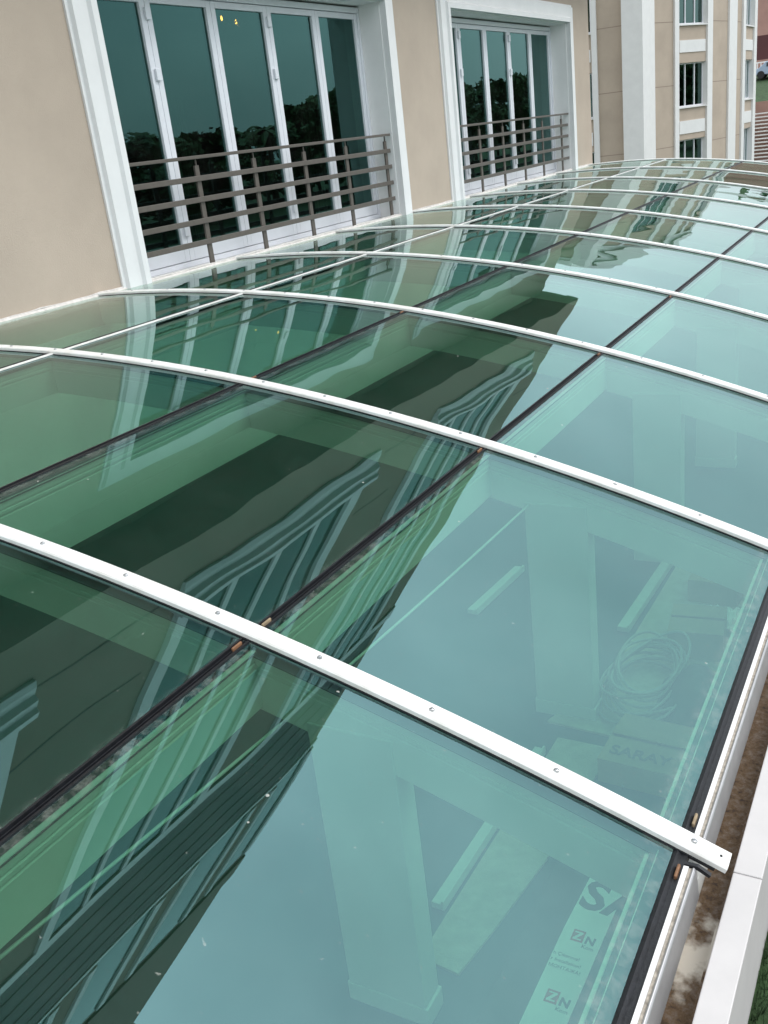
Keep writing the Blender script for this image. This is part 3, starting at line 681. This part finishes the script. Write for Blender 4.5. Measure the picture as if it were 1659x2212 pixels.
MB().prism_z([tuple(p_+(p_-cen).normalized()*.25) for p_ in poly], FT, FT+.35).build('cornice', 'white_paint', FAR)
MB().prism_z([tuple(p_+(p_-cen).normalized()*.10) for p_ in poly], FT-.35, FT-.001).build('cornice_moulding', 'white_paint', FAR)

# ------------------------------------------------------------------ background at the right edge
RB = thing('red_building', 'reddish rendered building in the background at the right edge', 'building', (0, 0, 0))
bx('wall', 'brick_red', RB, (-45, 14, 112, 130, 2.4, 13.3)); bx('roof_edge', 'white_paint', RB, (-45.3, 14.3, 111.7, 130.3, 13.3, 13.7))
for x in range(-42, 12, 6):
    if -15 < x < -7: continue
    for zz in (6.5, 9.8):
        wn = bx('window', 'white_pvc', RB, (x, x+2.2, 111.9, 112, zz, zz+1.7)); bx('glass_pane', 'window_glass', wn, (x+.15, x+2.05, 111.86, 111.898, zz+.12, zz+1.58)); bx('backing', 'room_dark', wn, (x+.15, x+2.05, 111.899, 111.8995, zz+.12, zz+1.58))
bx('pilaster', 'white_paint', RB, (-4.6, -2.2, 111.6, 112, 2.4, 13.3))
SG = thing('sign_board', 'dark maroon sign board with pale marks under the reddish wall', 'sign', (-8.6, 106, 2.42))
bx('board', 'sign_maroon', SG, (-3.2, 3.2, -.1, .1, 1.35, 3.45)); 
for x in (-2.6, 2.6): bx('post', 'rail_metal', SG, (x-.06, x+.06, -.05, .05, 0, 1.35))
for a_, b_ in (((-.75, 3.1), (-.35, 2.4)), ((.05, 3.1), (-.35, 2.4)), ((-.35, 2.4), (-.35, 1.7)), ((.05, 3.1), (.05, 1.8))):
    MB().tube([(a_[0]+.6, -.12, a_[1]), (b_[0]+.6, -.12, b_[1])], .09, 6).build('pale_stroke', 'paper_white', SG)
WF = thing('white_fence', 'white railing fence on top of the grassy bank', 'fence', (-12, 103, 2.42))
for k in range(60): bx('baluster', 'white_paint', WF, (-6+k*.3, -6+k*.3+.07, -.03, .03, .0, 1.0))
bx('top_rail', 'white_paint', WF, (-6.2, 12, -.05, .05, 1.0, 1.1))
# parked car: blue
CAR = thing('parked_car', 'blue car parked on the bank below the white fence', 'car', (-7.6, 99.5, 2.05))
cb = MB(); prof = [(-2.1, .3), (-2.1, .75), (-1.5, .85), (-.9, 1.35), (.7, 1.38), (1.4, .9), (2.1, .8), (2.15, .3)]
n = len(prof); vs = [(x, -.85, z) for x, z in prof]+[(x, .85, z) for x, z in prof]
cb.add(vs, [list(range(n)), list(range(2*n-1, n-1, -1))]+[(i, i+n, (i+1) % n+n, (i+1) % n) for i in range(n)]); cb.build('body', 'blue_paint', CAR, .05)
bx('side_window', 'plastic_dark', CAR, (-.85, .75, -.86, -.852, .92, 1.25))
for x in (-1.3, 1.3):
    for y in (-.8, .8): MB().tube([(x, y-.1, .3), (x, y+.1, .3)], .32, 14).build('wheel', 'tyre', CAR)
# white outdoor stair
ST = thing('white_stair', 'white steel outdoor stair with open treads at the right edge', 'stair', (-3.5, 64, GROUND))
for k in range(15): bx('tread', 'white_paint', ST, (-1.1, 1.4, k*.16, k*.16+.26, (.2*k)+.1, .2*k+.16))
for x in (-1.16, 1.42):
    MB().tube([(x, -.1, .0), (x, 2.5, 3.0)], .07, 6).build('stringer', 'white_paint', ST)
    MB().tube([(x, -.1, .95), (x, 2.5, 3.95)], .035, 6).build('handrail', 'white_paint', ST)
    for k in range(6): MB().tube([(x, -.1+k*.5, k*.575), (x, -.1+k*.5, .95+k*.575)], .025, 5).build('post', 'white_paint', ST)
bx('back_panel', 'brick_red', ST, (-1.1, 1.4, 2.9, 3.0, 0, 3.6))

# ------------------------------------------------------------------ trees mirrored in the doors
def leaf_crown(rx, rz, n, seed, size):
    r_ = random.Random(seed); b = MB(); vs = []; fs = []
    clumps = []
    for k in range(26):
        a = r_.random()*6.283; h = r_.random(); q = math.sqrt(r_.random())*math.sqrt(max(.05, 1-(h*1.6-.7)**2))
        clumps.append((rx*q*math.cos(a), rx*q*math.sin(a), rz*h, .55+.5*r_.random()))
    for i in range(n):
        c = r_.choice(clumps); d = Vector((r_.gauss(0, 1), r_.gauss(0, 1), r_.gauss(0, .8))).normalized()*c[3]*rx*.36*(r_.random()**.4)
        p_ = Vector(c[:3])+d; u = Vector((r_.gauss(0,1), r_.gauss(0,1), r_.gauss(0,1))).normalized(); v_ = u.orthogonal(); s_ = size*(.6+.8*r_.random()); k = len(vs)
        vs += [p_+u*s_, p_+v_*s_*.5, p_-u*s_, p_-v_*s_*.5]; fs.append((k, k+1, k+2, k+3))
    return b.add(vs, fs)
crowns = [leaf_crown(2.6, 5.0, 2600, s_, .24).build('crown', 'leaf_a' if s_ % 2 else 'leaf_b') for s_ in (1, 2, 3)]
cmesh = [c.data for c in crowns]
for c in crowns: bpy.data.objects.remove(c)
trunk = MB(); trunk.tube([(0,0,0),(.06,0,1.0),(0,.08,2.2),(.1,.05,3.6)], [.2,.16,.13,.06], 8)
for k in range(5):
    a = k*1.3; trunk.tube([(0,.05,1.5+.3*k),(math.cos(a)*.7,math.sin(a)*.7,2.4+.3*k),(math.cos(a)*1.3,math.sin(a)*1.3,3.3+.3*k)], [.07,.05,.02], 5)
tm = None
tops = [(36, 46, 3.0), (37, 51, 2.8), (39, 55.5, 2.7), (40, 59.5, 3.1), (41, 62.6, 2.7), (40, 69.5, 2.9), (40, 73.5, 4.6), (41, 77, 5.3), (41, 81.5, 4.6), (42, 90, 4.2), (42, 99, 4.6), (42, 106, 5.3), (42, 112, 5.7), (42, 119, 6.3), (42, 126, 6.4), (42, 134, 5.8)]
words = ['first', 'second', 'third', 'fourth', 'fifth', 'sixth', 'seventh', 'eighth', 'ninth', 'tenth', 'eleventh', 'twelfth', 'thirteenth', 'fourteenth', 'fifteenth', 'sixteenth']
for k, (x, y, top) in enumerate(tops):
    t_ = thing('tree', 'dark leafy tree mirrored in the doors, %s of the row from the left' % words[k], 'tree', (x, y, GROUND), 'trees across the lawn')
    s_ = (top-GROUND)/6.8
    if tm is None: o = trunk.build('trunk', 'bark', t_, smooth=True); tm = o.data
    else: o = link('trunk', tm, t_)
    o.scale = (1, 1, s_)
    o = link('crown', cmesh[k % 3], t_); o.location = (0, 0, 1.3*s_); o.scale = (1.25+.1*(k % 3), 1.35, s_); o.rotation_euler = (0, 0, k*1.7)
pt_ = thing('palm_tree', 'palm tree mirrored between the leafy trees in the nearer door', 'palm', (39, 65.4, GROUND), 'trees across the lawn')
MB().tube([(0,0,0),(.1,0,2),(.0,.1,4),(.1,.1,5.6)], [.3,.22,.2,.16], 8).build('trunk', 'bark', pt_, smooth=True)
for k in range(16):
    a = k*2.4; up = .3+.9*((k*7) % 16)/16; b = MB(); prev = None
    for i in range(8):
        f_ = i/7; rr = 2.3*f_; z = 5.6+up*1.6*f_-1.5*f_*f_; w_ = .28*math.sin(math.pi*min(1, f_*.9+.1))+.02
        c = Vector((.1+rr*math.cos(a), .1+rr*math.sin(a), z)); sd_ = Vector((-math.sin(a), math.cos(a), 0))*w_
        ring = [c-sd_-Vector((0,0,.12)), c, c+sd_-Vector((0,0,.12))]
        if prev: b.add(prev+ring, [(0,1,4,3),(1,2,5,4)])
        prev = ring
    b.build('frond', 'leaf_a', pt_)
# wood behind the reddish building: one mass mirrored at the far end of the roof
wd = MB()
for k in range(14):
    c = leaf_crown(5.5, 8, 500, 50+k, .8); wd.add([(x-46+k*5.2, y+136, z+7.5+1.5*math.sin(k*2.1)) for x, y, z in c.v], c.f)
tag(wd.build('distant_wood', 'leaf_a'), 'dark wood rising behind the reddish building', 'wood', kind='stuff')
bx_ = bx('wood_hill', 'grass', None, (-70, 14, 131, 200, 0, 9)); tag(bx_, 'wooded rise behind the reddish building', None, kind='structure')
